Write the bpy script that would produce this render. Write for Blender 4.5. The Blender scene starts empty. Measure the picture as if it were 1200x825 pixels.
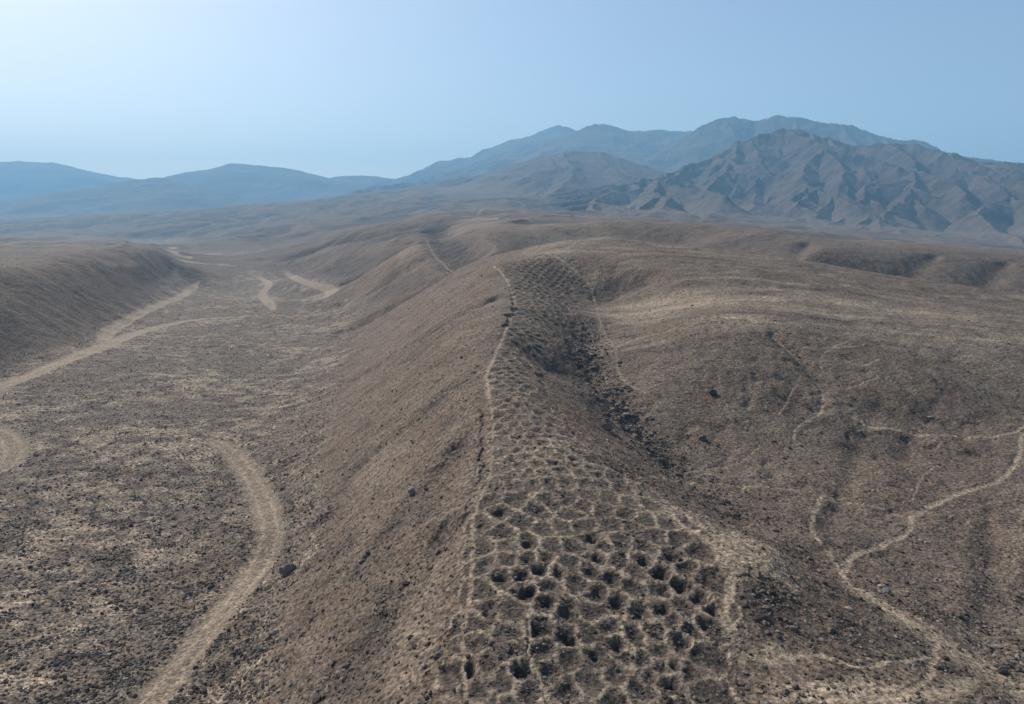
import bpy, bmesh, math, random, os
import numpy as np
from mathutils import Vector

R = math.radians
sc = bpy.context.scene
C = sc.collection
rng = np.random.default_rng(7)
random.seed(7)
QUAL = 1.0                      # mesh resolution factor

# ------------------------------------------------------------------ camera, sky, sun, exposure
CAM_Z = 60.0
F = 841.0                       # focal length in pixels of the 1200 px wide photograph
TH = R(9.5)                     # pitch below the horizon
cam = bpy.data.cameras.new('camera')
cam.sensor_width = 36.0
cam.lens = F / 1200 * 36
cam.clip_start = 0.5
cam.clip_end = 80000
cam_o = bpy.data.objects.new('camera', cam)
cam_o.location = (0, 0, CAM_Z)
cam_o.rotation_euler = (R(90) - TH, 0, 0)
C.objects.link(cam_o)
sc.camera = cam_o

SUN_EL, SUN_AZ = 42.0, -42.0    # azimuth from +Y, negative is left
world = bpy.data.worlds.new('World')
sc.world = world
world.use_nodes = True
wn = world.node_tree
wn.nodes.clear()
sky = wn.nodes.new('ShaderNodeTexSky')
sky.sky_type = 'NISHITA'
sky.sun_disc = False
sky.sun_elevation = R(SUN_EL)
sky.sun_rotation = R(SUN_AZ)
sky.altitude = 400
sky.air_density = 1.0
sky.dust_density = 2.0
sky.ozone_density = .4
bg = wn.nodes.new('ShaderNodeBackground')
bg.inputs['Strength'].default_value = 0.092
wo = wn.nodes.new('ShaderNodeOutputWorld')
wn.links.new(sky.outputs[0], bg.inputs[0])
wn.links.new(bg.outputs[0], wo.inputs[0])

sun = bpy.data.lights.new('sun', 'SUN')
sun.energy = 4.6
sun.angle = R(0.55)
sun.color = (1.0, 0.955, 0.90)
sun_o = bpy.data.objects.new('sun', sun)
sdir = Vector((math.sin(R(SUN_AZ)) * math.cos(R(SUN_EL)), math.cos(R(SUN_AZ)) * math.cos(R(SUN_EL)), math.sin(R(SUN_EL))))
sun_o.rotation_euler = sdir.to_track_quat('Z', 'Y').to_euler()
sun_o.location = (-200, 150, 400)
C.objects.link(sun_o)

sc.view_settings.view_transform = 'Standard'
sc.view_settings.look = 'None'
sc.view_settings.gamma = 1.0
sc.view_settings.exposure = 0.54
sc.view_settings.use_curve_mapping = False
sc.cycles.max_bounces = 5
sc.cycles.diffuse_bounces = 2
sc.cycles.volume_bounces = 0
sc.cycles.use_denoising = True
sc.cycles.denoising_input_passes = 'RGB_ALBEDO_NORMAL'

HAZE_DENSITY = 1.55e-4
HAZE_COLOR = (0.31, 0.64, .96, 1)
HAZE_G = 0.12

# ------------------------------------------------------------------ small helpers
def tag(o, label=None, cat=None, group=None, kind=None):
    if label: o['label'] = label
    if cat: o['category'] = cat
    if group: o['group'] = group
    if kind: o['kind'] = kind
    return o

def mesh_obj(name, verts, faces, mat, smooth=True, loc=(0, 0, 0)):
    """verts (n,3) array, faces (m,k) array with one k"""
    me = bpy.data.meshes.new(name)
    n, m, k = len(verts), len(faces), faces.shape[1]
    me.vertices.add(n)
    me.vertices.foreach_set('co', np.ascontiguousarray(verts, dtype=np.float32).ravel())
    me.loops.add(m * k)
    me.loops.foreach_set('vertex_index', np.ascontiguousarray(faces, dtype=np.int32).ravel())
    me.polygons.add(m)
    me.polygons.foreach_set('loop_start', np.arange(0, m * k, k, dtype=np.int32))
    me.polygons.foreach_set('use_smooth', np.full(m, smooth, dtype=bool))
    me.update(calc_edges=True)
    me.materials.append(mat)
    o = bpy.data.objects.new(name, me)
    o.location = loc
    C.objects.link(o)
    return o

def vcol(o, name, arr):
    a = o.data.attributes.new(name, 'FLOAT_COLOR', 'POINT')
    a.data.foreach_set('color', np.ascontiguousarray(arr, dtype=np.float32).ravel())

_perm = np.random.default_rng(3).permutation(4096)
_ang = np.random.default_rng(4).random(4096) * 2 * np.pi
_gx, _gy = np.cos(_ang).astype(np.float32), np.sin(_ang).astype(np.float32)
def perlin(x, y, seed=0):
    xi = np.floor(x).astype(np.int64); yi = np.floor(y).astype(np.int64)
    xf = (x - xi).astype(np.float32); yf = (y - yi).astype(np.float32)
    u = xf * xf * xf * (xf * (xf * 6 - 15) + 10); v = yf * yf * yf * (yf * (yf * 6 - 15) + 10)
    def g(ix, iy, dx, dy):
        h = _perm[(_perm[(ix + seed * 57) & 4095] + iy) & 4095]
        return _gx[h] * dx + _gy[h] * dy
    a = g(xi, yi, xf, yf); b = g(xi + 1, yi, xf - 1, yf)
    c = g(xi, yi + 1, xf, yf - 1); d = g(xi + 1, yi + 1, xf - 1, yf - 1)
    a = a + u * (b - a); c = c + u * (d - c)
    return (a + v * (c - a)) * 1.5          # about -1..1
def fbm(x, y, oct=4, seed=0, gain=0.5, lac=2.03):
    s = 0; amp = 1; tot = 0
    for i in range(oct):
        s = s + amp * perlin(x, y, seed + i); tot += amp
        x = x * lac + 17.3; y = y * lac - 9.1; amp *= gain
    return s / tot
def ridged(x, y, oct=5, seed=0, gain=0.5, lac=2.05, eps=.0004):
    s = 0; amp = 1; tot = 0; w = 1
    for i in range(oct):
        n = 1 - np.sqrt(perlin(x, y, seed + i) ** 2 + eps) * 1.4
        n = np.clip(n, 0, 1) ** 2
        s = s + amp * n * w; tot += amp
        w = np.clip(n * 1.6, 0, 1)
        x = x * lac + 5.3; y = y * lac + 11.9; amp *= gain
    return s / tot
def sstep(a, b, x):
    t = np.clip((x - a) / (b - a), 0, 1)
    return t * t * (3 - 2 * t)

def pq_ratio(u, v):
    """pixel of the photograph -> (X/Y, Z/Y) of its sight line"""
    t = (v - 412.5) / F
    y = math.cos(TH) - t * math.sin(TH)
    z = -math.sin(TH) - t * math.cos(TH)
    return (u - 600) / F / y, z / y

# ------------------------------------------------------------------ the lie of the land
# survey points: (u, v, distance) read off the photograph, and (X/Y, Y, Z) for ground it does not show
SURV = [
 # crest of the near ridge
 (545,825,48),(550,700,60.5),(565,590,77.5),(575,500,101),(572,450,118),(590,390,158),(600,345,215),(585,310,262),(640,300,275),
 (700,820,49),(855,815,50.5),(1000,800,51),(1150,820,50),(640,600,76),(700,700,61),(800,700,61.5),(900,740,57),
 # right shoulder
 (620,470,110),(700,530,93),(830,610,76),(900,650,69),(1050,740,64),(1200,815,58.5),
 # rocky gully right of it
 (650,440,154),(700,440,158),(680,400,190),(745,500,128),(800,555,112),(870,610,97),(960,665,84),(1080,730,68),(1200,795,61.5),
 (690,360,232),(700,340,250),(690,320,262),
 # right hill
 (800,470,142),(850,540,120),(900,600,100),(950,620,96),(1000,640,93),(1100,650,93),(1190,660,92),(1190,720,82),
 (1190,580,112),(1190,510,138),(1000,560,116),(1000,500,136),(900,480,140),(850,430,155),(800,400,172),(750,400,182),(720,370,215),
 (950,430,158),(1050,440,158),(1190,440,165),(900,385,176),(1000,390,182),(1190,390,200),(830,370,185),(900,350,215),(1050,360,225),
 (750,320,255),(850,320,250),(950,330,250),(1100,345,262),
 (650,282,330),(720,284,330),(800,288,325),(920,302,305),(1050,325,290),(1200,347,280),
 # wall beyond the hidden ravine, fan, mountain foot
 (1100,330,412),(1200,342,398),(950,300,428),
 (1200,295,1000),(1100,286,1000),(1000,277,1000),(900,265,1000),(800,259,1000),(1200,290,1500),(1100,280,1600),(1000,272,1700),(850,258,1800),(760,262,2000),(690,262,2200),
 # behind the band's hill
 (540,312,345),(490,340,345),(440,368,350),(405,385,345),(500,278,520),(520,300,430),(470,300,480),
 (400,345,600),(360,322,760),(310,303,1000),(440,300,600),(400,290,750),(460,275,750),(400,272,1000),(350,285,950),
 (540,258,900),(500,262,800),(440,262,1100),(580,262,700),(620,245,1300),(560,245,1500),(640,262,560),(610,285,420),(600,295,380),
 (560,285,450),(520,250,1400),(660,258,1300),(600,238,2300),(690,262,800),(740,268,700),
 # valley floor
 (0,820,73),(200,820,73),(-150,820,73),(0,620,120),(300,620,121),(0,515,173),(200,515,173),(350,500,185),(0,460,225),(200,440,249),(380,440,249),
 (250,400,320),(400,390,345),(120,395,330),(300,370,414),(400,365,425),(240,340,580),(330,330,680),(230,315,870),(280,305,1080),(215,298,1200),
 (240,290,1500),(180,290,1500),(200,283,2000),(330,640,113),(300,700,95),(270,820,72.5),(350,560,145),(370,500,183),
 # left plateau: rim, foot, top
 (0,300,520),(90,290,680),(-150,300,500),(-150,285,1000),(140,286,820),(300,353,500),(270,360,460),(0,290,900),(80,285,1000),(0,270,2500),(120,278,1400),
 (150,286,2000),(250,280,1950),(100,268,2400),(200,262,2400),(300,256,2400),
 (0,260,4500),(200,249,4200),(350,240,3800),(450,229,3600),(490,222,3500),
 (400,256,1900),(330,264,1650),(275,276,1450),(245,290,1280),(340,285,1400),
]
BREAK = [
 [(-400,370,190),(-150,335,240),(0,317,325),(67,307,395),(127,297,505),(160,290,610),(190,293,720),(212,304,830)],
 [(-400,520,175),(-150,470,215),(0,438,248),(60,415,280),(105,390,338),(140,370,410),(175,350,505),(200,336,610),(220,324,740)],
 [(800,262,575),(900,272,535),(1000,284,495),(1100,293,470),(1200,302,455),(1350,312,440)],
 [(650,282,330),(720,284,330),(800,288,322),(920,302,303),(1050,325,290),(1200,347,280),(1300,360,275)],
 [(545,825,48),(550,700,60.5),(565,590,77.5),(575,500,101),(572,450,118),(590,390,158),(600,345,215),(585,310,262)],
 [(340,655,111),(335,600,128),(345,550,150),(362,500,183),(385,440,249),(402,388,345),(402,350,560)],
]
HID = [
 (.141,430,-25),(.235,420,-38),(.376,385,-46),(.53,370,-52),(.71,355,-55),(.7,2200,-40),(.5,2200,-15),(.35,2400,20),
 (-.22,1350,-14),(-.70,7000,40),(-.4,7000,80),(-.15,7000,150),(0,6000,150),(-.7,15000,30),(0,15000,60),(.7,15000,60),(.7,4000,0),(.2,4000,70),
 (-1.5,60,-50),(-1.5,150,-45),(-1.5,300,-20),(-1.5,1000,-15),(-1.5,5000,30),(-1.5,15000,50),
 (1.5,40,-40),(1.5,80,-45),(1.5,150,-42),(1.5,250,-25),(1.5,400,-50),(1.5,600,-20),(1.5,1500,-20),(1.5,5000,0),(1.5,15000,50),
 (-1.5,20,-51),(-.9,20,-46),(-.2,20,-37),(.3,20,-37),(.9,20,-37.5),(1.6,20,-39),(-1.1,40,-51),(-.75,45,-51),
]
pts = []
for u, v, Y in SURV:
    p, s = pq_ratio(u, v)
    pts.append((p, math.log(Y), s * Y))
SHELF = {0: [(1.10, .3), (1.28, .8)], 1: [(.93, -.3), (.84, -.6)], 2: [(1.07, .2), (1.2, 0.), (1.5, -2.)], 3: [(.95, -.5)]}
for bi, br in enumerate(BREAK):
    for (a, b) in zip(br[:-1], br[1:]):
        for t in (0, .33, .67):
            u, v = a[0] + (b[0] - a[0]) * t, a[1] + (b[1] - a[1]) * t
            Y = math.exp(math.log(a[2]) * (1 - t) + math.log(b[2]) * t)
            (pa, sa), (pb, sb) = pq_ratio(*a[:2]), pq_ratio(*b[:2])
            pts.append((pa + (pb - pa) * t, math.log(Y), sa * a[2] * (1 - t) + sb * b[2] * t))
            for k, dz in SHELF.get(bi, []):
                pts.append((pa + (pb - pa) * t, math.log(Y * k), sa * a[2] * (1 - t) + sb * b[2] * t + dz))
for p, Y, Z in HID:
    pts.append((p, math.log(Y), Z))
_k = []
for i in range(len(pts) - 1, -1, -1):            # later (breakline) points win over near duplicates
    if all(math.hypot(pts[i][0] - pts[j][0], pts[i][1] - pts[j][1]) > .03 for j in _k): _k.append(i)
pts = np.array([pts[i] for i in _k])
def _U(d2):
    return -np.sqrt(d2 + 0.02 ** 2)
def tps_fit(P, z, lam=2e-3):
    n = len(P)
    K = _U(((P[:, None, :] - P[None]) ** 2).sum(-1)) + lam * np.eye(n)
    Q = np.c_[np.ones(n), P]
    A = np.zeros((n + 3, n + 3)); A[:n, :n] = K; A[:n, n:] = Q; A[n:, :n] = Q.T
    return np.linalg.solve(A, np.r_[z, np.zeros(3)])
_w = tps_fit(pts[:, :2], pts[:, 2])
def tps_grid(pv, qv):
    out = np.zeros((len(qv), len(pv)))
    for i, (a, b) in enumerate(pts[:, :2]):
        out += _w[i] * _U((pv[None, :] - a) ** 2 + (qv[:, None] - b) ** 2)
    n = len(pts)
    out += _w[n] + _w[n + 1] * pv[None, :] + _w[n + 2] * qv[:, None]
    return out

# grid lines: p = X/Y, q = ln Y
step = 0.0017 / QUAL
fine = np.arange(-0.86, 0.86, step)
wide = 0.86 + np.cumsum(np.geomspace(step, .09, 60)); wide = wide[wide < 2.2]
PV = np.concatenate([-wide[::-1], fine, wide])
def dq(Y):
    return np.interp(Y, [20, 44, 60, 400, 1500, 3000, 6000], [.012, .0042, .0031, .0030, .0038, .006, .02]) / QUAL
qs = [math.log(18)]
while qs[-1] < math.log(9200):
    qs.append(qs[-1] + float(dq(math.exp(qs[-1]))))
QV = np.array(qs)
def crw(src, dst):
    """Catmull-Rom weights from a regular src axis to dst"""
    h = src[1] - src[0]; W = np.zeros((len(dst), len(src)))
    f = (dst - src[0]) / h; i = np.clip(np.floor(f).astype(int), 1, len(src) - 3); t = f - i
    w = [-.5 * t + t**2 - .5 * t**3, 1 - 2.5 * t**2 + 1.5 * t**3, .5 * t + 2 * t**2 - 1.5 * t**3, -.5 * t**2 + .5 * t**3]
    r = np.arange(len(dst))
    for k in range(4): W[r, i - 1 + k] += w[k]
    return W
cp = np.linspace(-2.3, 2.3, 460); cq = np.linspace(math.log(17), math.log(16000), 420)
COARSE = tps_grid(cp, cq)
BASE = crw(cq, QV) @ COARSE @ crw(cp, PV).T
YY = np.exp(QV)[:, None] * np.ones_like(PV)[None]
XX = YY * PV[None]
NQ, NP = BASE.shape
print('grid', NQ, NP, NQ * NP)

def base_at(p, q):
    fi = np.clip((p - cp[0]) / (cp[1] - cp[0]), 0, len(cp) - 1.001); fj = np.clip((q - cq[0]) / (cq[1] - cq[0]), 0, len(cq) - 1.001)
    i = np.floor(fi).astype(int); j = np.floor(fj).astype(int); a = fi - i; b = fj - j
    return (COARSE[j, i] * (1 - a) + COARSE[j, i + 1] * a) * (1 - b) + (COARSE[j + 1, i] * (1 - a) + COARSE[j + 1, i + 1] * a) * b
_qq = np.linspace(math.log(19), math.log(15000), 6000)
def hit(u, v):
    """where the sight line of a pixel meets the ground: X, Y"""
    p, s = pq_ratio(u, v)
    z = base_at(np.full_like(_qq, p), _qq)
    k = np.nonzero(z >= s * np.exp(_qq))[0]
    k = k[0] if len(k) else len(_qq) - 1
    Y = math.exp(_qq[k])
    return p * Y, Y

# gradient of the base, for streaks running down the slopes
gq = np.gradient(BASE, axis=0) / np.gradient(QV)[:, None]
gp = np.gradient(BASE, axis=1) / np.gradient(PV)[None, :]
GX = gp / YY; GY = gq / YY - gp * XX / YY ** 2
SL = np.hypot(GX, GY)

# ------------------------------------------------------------------ roads and paths
def window(x0, x1, y0, y1):
    j0, j1 = np.searchsorted(np.exp(QV), [max(y0, 18.1), max(y1, 18.2)])
    a = [x0 / max(y0, 18), x0 / max(y1, 18), x1 / max(y0, 18), x1 / max(y1, 18)]
    i0, i1 = np.searchsorted(PV, [min(a), max(a)])
    return slice(max(j0 - 1, 0), min(j1 + 1, NQ)), slice(max(i0 - 1, 0), min(i1 + 1, NP))
def smooth_line(P, n=10):
    P = np.array(P, float)
    if len(P) < 3: return P
    Q = np.vstack([2 * P[0] - P[1], P, 2 * P[-1] - P[-2]]); out = []
    for i in range(1, len(Q) - 2):
        for t in np.linspace(0, 1, n, endpoint=False):
            out.append(.5 * ((2 * Q[i]) + (-Q[i-1] + Q[i+1]) * t + (2*Q[i-1] - 5*Q[i] + 4*Q[i+1] - Q[i+2]) * t*t + (-Q[i-1] + 3*Q[i] - 3*Q[i+1] + Q[i+2]) * t**3))
    out.append(P[-1]); return np.array(out)
WX = XX + .7 * fbm(XX / 3.0, YY / 3.0, 5, 40, gain=.65); WY = YY + .7 * fbm(XX / 3.0, YY / 3.0, 5, 50, gain=.65)
def dist_line(line, w, jitter=1.0, grow=0.0):
    """signed cross distance field (np.inf outside) to a world polyline; returns |d|/w, minimum over segments"""
    D = np.full((NQ, NP), 9e9, np.float32)
    w = np.broadcast_to(np.asarray(w, float), (len(line),))
    for k in range(len(line) - 1):
        (x0, y0), (x1, y1) = line[k], line[k + 1]
        if abs(math.log(y1 / y0)) > .3 and math.hypot(x1 - x0, y1 - y0) > 25: continue
        m = 3.0 * max(w[k], w[k + 1]) + 1
        s = window(min(x0, x1) - m, max(x0, x1) + m, min(y0, y1) - m, max(y0, y1) + m)
        x = WX[s] * jitter + XX[s] * (1 - jitter) - x0; y = WY[s] * jitter + YY[s] * (1 - jitter) - y0
        dx, dy = x1 - x0, y1 - y0; L = dx * dx + dy * dy + 1e-9
        t = np.clip((x * dx + y * dy) / L, 0, 1)
        d = np.hypot(x - t * dx, y - t * dy) / (w[k] + (w[k + 1] - w[k]) * t)
        D[s] = np.minimum(D[s], d)
    return D
def world_line(px, n=8):
    return np.array([hit(u, v) for u, v in smooth_line(px, n)])

ROADS = [  # half width in metres (start, end), pixels, label
 ((2.4, 3.0), [(165,835),(215,775),(262,715),(298,668),(315,625),(308,585),(288,550),(262,522),(244,514)]),
 ((6.0, 2.2), [(-25,462),(0,452),(40,437),(80,420),(125,403),(165,388),(210,377),(245,373),(285,371)]),
 ((3.4, 4.0), [(122,399),(126,389),(142,379),(175,362),(205,350),(222,340),(233,330)]),
 ((3.6, 3.6), [(-12,503),(6,511),(15,522),(14,534),(5,545),(-10,556)]),
 ((3.6, 4.8), [(303,325),(315,333),(307,345),(314,354),(320,363)]),
 ((3.4, 6.0), [(335,320),(348,327),(366,333),(384,338),(388,343),(380,349)]),
 ((8, 7), [(203,288),(201,294),(213,300),(224,301)]),
 ((6, 5), [(213,304),(232,306),(255,309),(275,311)]),
]
PATHS = [  # half width, strength, pixels
 (.42, .62, [(545,830),(543,740),(549,700),(553,660),(556,600),(566,580)]),
 (.4, .5, [(566,580),(575,548),(576,520),(577,495),(573,465)]),
 (.6, .9, [(573,465),(572,455),(570,440),(578,420),(587,400),(598,375),(603,362),(600,345),(595,330),(585,316),(578,311)]),
 (.8, .8, [(680,283),(665,290),(640,295),(655,303),(675,318),(690,333),(696,345),(703,356)]),
 (.8, .9, [(780,598),(810,622),(838,640),(858,664),(855,690),(848,715),(853,742)]),
 (.6, .9, [(855,764),(900,768),(945,764),(985,774),(1012,781),(1050,773),(1090,765)]),
 (4.2, .6, [(1010,690),(1050,717),(1085,740),(1125,765),(1165,792),(1215,822)]),
 (1.9, 1., [(1003,684),(1015,692),(1050,717),(1085,737),(1125,762),(1165,787),(1215,818)]),
 (.6, .8, [(1095,748),(1094,775),(1082,800),(1050,812),(980,815)]),
 (.8, .9, [(1060,715),(1090,733),(1125,752),(1155,772),(1185,795)]),
 (1.6, .7, [(1150,790),(1130,800),(1100,812)]),
 (.7, .8, [(1205,498),(1170,512),(1110,513),(1060,508),(1020,500),(1000,488)]),
 (.9, .85, [(1197,508),(1190,540),(1170,565),(1140,575),(1100,590),(1070,605),(1062,625),(1025,641),(998,649),(990,665)]),
 (.45, .7, [(640,512),(700,545),(780,560),(830,565),(880,570),(960,580),(1000,590),(1060,603)]),
 (.5, .75, [(900,385),(930,410),(950,435),(962,452),(961,485),(935,500),(930,515)]),
 (.35, .6, [(938,440),(925,465),(913,488)]),
 (.35, .5, [(885,435),(888,460),(898,480)]),
 (.4, .75, [(620,470),(680,508),(740,550),(790,592),(850,640),(900,665),(932,690)]),
 (.7, .75, [(962,582),(952,602),(952,622),(975,650),(1000,688)]),
 (.4, .6, [(800,550),(840,548),(870,540),(890,522)]),
 (.5, .7, [(992,455),(1010,447),(1028,440)]),
 (.6, .6, [(940,405),(985,406),(1012,402)]),
 (.6, .6, [(990,420),(1010,427),(1030,420)]),
 (1.2, .4, [(500,275),(508,288),(522,302),(537,312)]),
 (5, .55, [(560,248),(590,238),(640,232),(655,225)]),
 (3, .5, [(590,238),(625,245),(612,249),(580,252)]),
 (.3, .8, [(617,715),(621,745),(622,770),(632,795),(645,830)]),
 (.4, .5, [(1100,545),(1080,562),(1068,590)]),
 (.4, .5, [(1055,560),(1000,552),(985,548),(940,560)]),
 (.6, .55, [(962,430),(965,412),(1000,396)]),
 (1.5, .4, [(720,410),(745,398),(790,388),(820,384)]),
 (1.6, .35, [(905,362),(1000,372),(1100,378),(1200,386)]),
 (1.6, .35, [(940,345),(1050,360),(1200,376)]),
 (1.6, .3, [(820,330),(920,340),(1010,356)]),
 (.4, .5, [(1085,770),(1050,742),(1000,712),(960,690)]),
 (.35, .7, [(603,340),(640,345),(680,347),(700,356)]),
 (.5, .5, [(697,350),(705,385),(720,410),(728,440),(755,460)]),
]
ROAD = np.zeros((NQ, NP), np.float32); ROADID = np.full((NQ, NP), -1, np.int16); RUT = np.zeros((NQ, NP), np.float32)
for k, (w, px) in enumerate(ROADS):
    L = world_line(px); ww = np.linspace(w[0], w[1], len(L)); ww[-7:] *= np.linspace(1, .3, 7)
    d = dist_line(L, ww, jitter=1.3 if k in (0, 3) else .9)
    m = 1 - sstep(.75, 1.25, d)
    ROADID[m > np.maximum(ROAD, .5)] = k
    ROAD = np.maximum(ROAD, m)
    RUT = np.maximum(RUT, np.exp(-((d - .42) / .15) ** 2) * (m > .2))
PATH = np.zeros((NQ, NP), np.float32); PATHID = np.full((NQ, NP), -1, np.int16)
for k, (w, st, px) in enumerate(PATHS):
    L = world_line(px)
    d = dist_line(L, w * .62, jitter=.8)
    m = (1 - sstep(.3, 1.25, d)) * min(1, st * 1.15)
    PATHID[(m > .45) & (m > PATH)] = k
    PATH = np.maximum(PATH, m)

# ------------------------------------------------------------------ the band of pits
DEEP = [(618,637),(610.6,675),(618,692.7),(691.5,670),(587,677),(632,667),(570,717),(641,705),(668,747.6),(697,770),(610,785),(549,785),
 (788.5,654.6),(803,666),(754,659),(773,673.6),(717.5,677),(702,656),(796.4,686),(702,697),(821,703),(834.5,714),(722.4,705),(749,717),
 (777,714),(828,732),(766,742),(724.7,755.5),(703,772),(820,768),(786,801.5),(585,601),(663,717),(810,739),(798.7,751),(694,632.6),(565,614),(631,738)]
SHAL = [(589.5,799),(639,761),(668,772),(644,788),(556,754),(571.6,779),(596,743),(600,763),(618,812),(665.7,810),(692.6,799),(559,812),(558,730),
 (600,718),(565,691.5),(641,687),(654.5,671),(665.7,658),(674.7,680),(695,691.5),(697,718),(569,660),(596,656),(565,644.5),(618.6,655.7),(648,642),(670,642),
 (723.5,659),(776,692),(744,671),(741,688),(802,712),(712,736),(774,763),(751.6,774.5),(807.6,788),(722,789),(750,807),(824,812),(704.5,804),
 (722,825),(603,585.6),(612,613),(638,620),(657.6,619),(630,599),(645,591),(665,587),(691,579),(682,595),(682,617),(671,604),(576,587),
 (715,584),(739,589),(733,604),(721,616),(760.6,592),(709,600),(757.6,612),(739,619),(800,612),(770,629.5),(727,637),(706,640),(754.5,643),(794,634),(782,614),(815,646),
 (590,625),(598,640),(640,655),(828,680),(790,725),(745,745),(690,745),(760,790),(735,770),(790,780),(775,785),(600,832),(640,838),(680,838),(760,838),(800,836),(575,836),(555,838)]
EDGE_L = np.array([(588,305),(592,316),(602,330),(607,345),(609,362),(604,375),(595,400),(586,420),(577,440),(579,455),(583,490),(584,548),(574,580)], float)
EDGE_R = np.array([(672,305),(680,318),(690,335),(668,362),(642,390),(616,440),(622,455),(645,490),(705,548),(748,580)], float)
pits = [(*hit(u, v), 1.0 if k % 10 not in (3, 6, 9) else .4) for k, (u, v) in enumerate(DEEP)] + [(*hit(u, v), 0.0) for u, v in SHAL]
v = 574.0; row = 0
r2 = random.Random(5)
while v > 306:
    ul = np.interp(v, EDGE_L[:, 1], EDGE_L[:, 0]); ur = np.interp(v, EDGE_R[:, 1], EDGE_R[:, 0])
    (xl, yl), (xr, yr) = hit(ul, v), hit(ur, v)
    sp = np.interp(yl, [77, 110, 160, 270], [2.3, 1.9, 2.1, 3.2])
    wide_m = abs(xr - xl); n = max(3, int(round(wide_m / sp)))
    for i in range(n):
        t = (i + .5 + (.25 if row % 2 else -.25) + r2.uniform(-.12, .12)) / n
        if t < .02 or t > 1: continue
        x = xl + (xr - xl) * t; y = yl + (yr - yl) * t + r2.uniform(-.22, .22) * sp
        pits.append((x, y, r2.choice([0, 0, 0, .5, .8]) if v > 380 else r2.choice([0, 0, .3])))
    # next row one spacing further up the slope
    vv = v
    while vv > 300 and math.hypot(hit(ul, vv)[1] - yl, 0) < sp * 1.12: vv -= .25
    v = min(vv, v - 1.0); row += 1
pits = np.array(pits)
# drop near duplicates
keep = []
for i in range(len(pits)):
    if all(math.hypot(pits[i, 0] - pits[j, 0], (pits[i, 1] - pits[j, 1]) / 1.3) > 1.05 for j in keep[-160:]): keep.append(i)
pits = pits[keep]
print('pits', len(pits))
F1 = np.full((NQ, NP), 9., np.float32); F2 = np.full((NQ, NP), 9., np.float32); FI = np.full((NQ, NP), -1, np.int32); FP = np.full((NQ, NP), 9., np.float32)
wx = XX + .35 * fbm(XX / 1.1, YY / 1.1, 3, 70); wy = YY + .4 * fbm(XX / 1.1, YY / 1.1, 3, 80)
for i, (x, y, dp) in enumerate(pits):
    m = 4.2
    s = window(x - m, x + m, y - m * 1.3, y + m * 1.3)
    d = np.hypot(wx[s] - x, (wy[s] - y) / 1.25).astype(np.float32)
    f1, f2, fi = F1[s], F2[s], FI[s]
    dpit = np.hypot(wx[s] - x, (wy[s] - y) * 1.0).astype(np.float32)
    closer = d < f1
    F2[s] = np.where(closer, f1, np.minimum(f2, d)); FI[s] = np.where(closer, i, fi); F1[s] = np.where(closer, d, f1); FP[s] = np.where(closer, dpit, FP[s])
pr = np.random.default_rng(11)
NPIT = len(pits)
p_rad = np.where(pits[:, 2] > .9, pr.uniform(.55, .98, NPIT), pr.uniform(.35, .75, NPIT))
p_rad *= np.interp(pits[:, 1], [50, 62, 80, 120, 200], [1.1, 1.08, .92, .72, .85])
p_dep = np.where(pits[:, 2] > .9, pr.uniform(.42, .8, NPIT), .03 + pits[:, 2] * .5 + pr.uniform(0, .22, NPIT) * (pr.random(NPIT) < .6)) * np.interp(pits[:, 1], [60, 120, 300], [1, .75, .8])
p_bowl = pr.uniform(.08, .32, NPIT) * np.interp(pits[:, 1], [70, 85, 150, 200], [1, .7, 1.1, 1.3])
p_dep *= np.interp(pits[:, 1], [72, 85, 110, 130, 170, 200], [1, .6, .6, 1, 1, .8])
inb = FI >= 0
N_ = fbm(XX / .9, YY / .9, 2, 67)
fi = np.maximum(FI, 0)
edge = np.minimum((F2 - F1) * .5, 2.35 - F1)                 # metres from the web of rims
lim = np.interp(YY, [50, 80, 120], [2.5, 2.0, 1.7])
edge = np.minimum((F2 - F1) * .5, lim - F1)
cell = sstep(.06, .42, edge) * inb
rimn = fbm(XX / 2.2, YY / 2.2, 3, 66)
rim = np.exp(-(edge / (.17 + .12 * rimn)) ** 2) * inb * (F1 < lim + .35) * sstep(-.45, .05, rimn + .25 * N_)
rj = p_rad[fi] * (1 + .32 * fbm(XX / .7, YY / .7, 3, 33, gain=.6))
pitm = (1 - sstep(.15, 1.2, FP / rj)) * inb
PITZ = -cell * p_bowl[fi] * sstep(0, 1.0, edge) - pitm * p_dep[fi] + .08 * rim * np.interp(YY, [100, 200], [1, .3])
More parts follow.
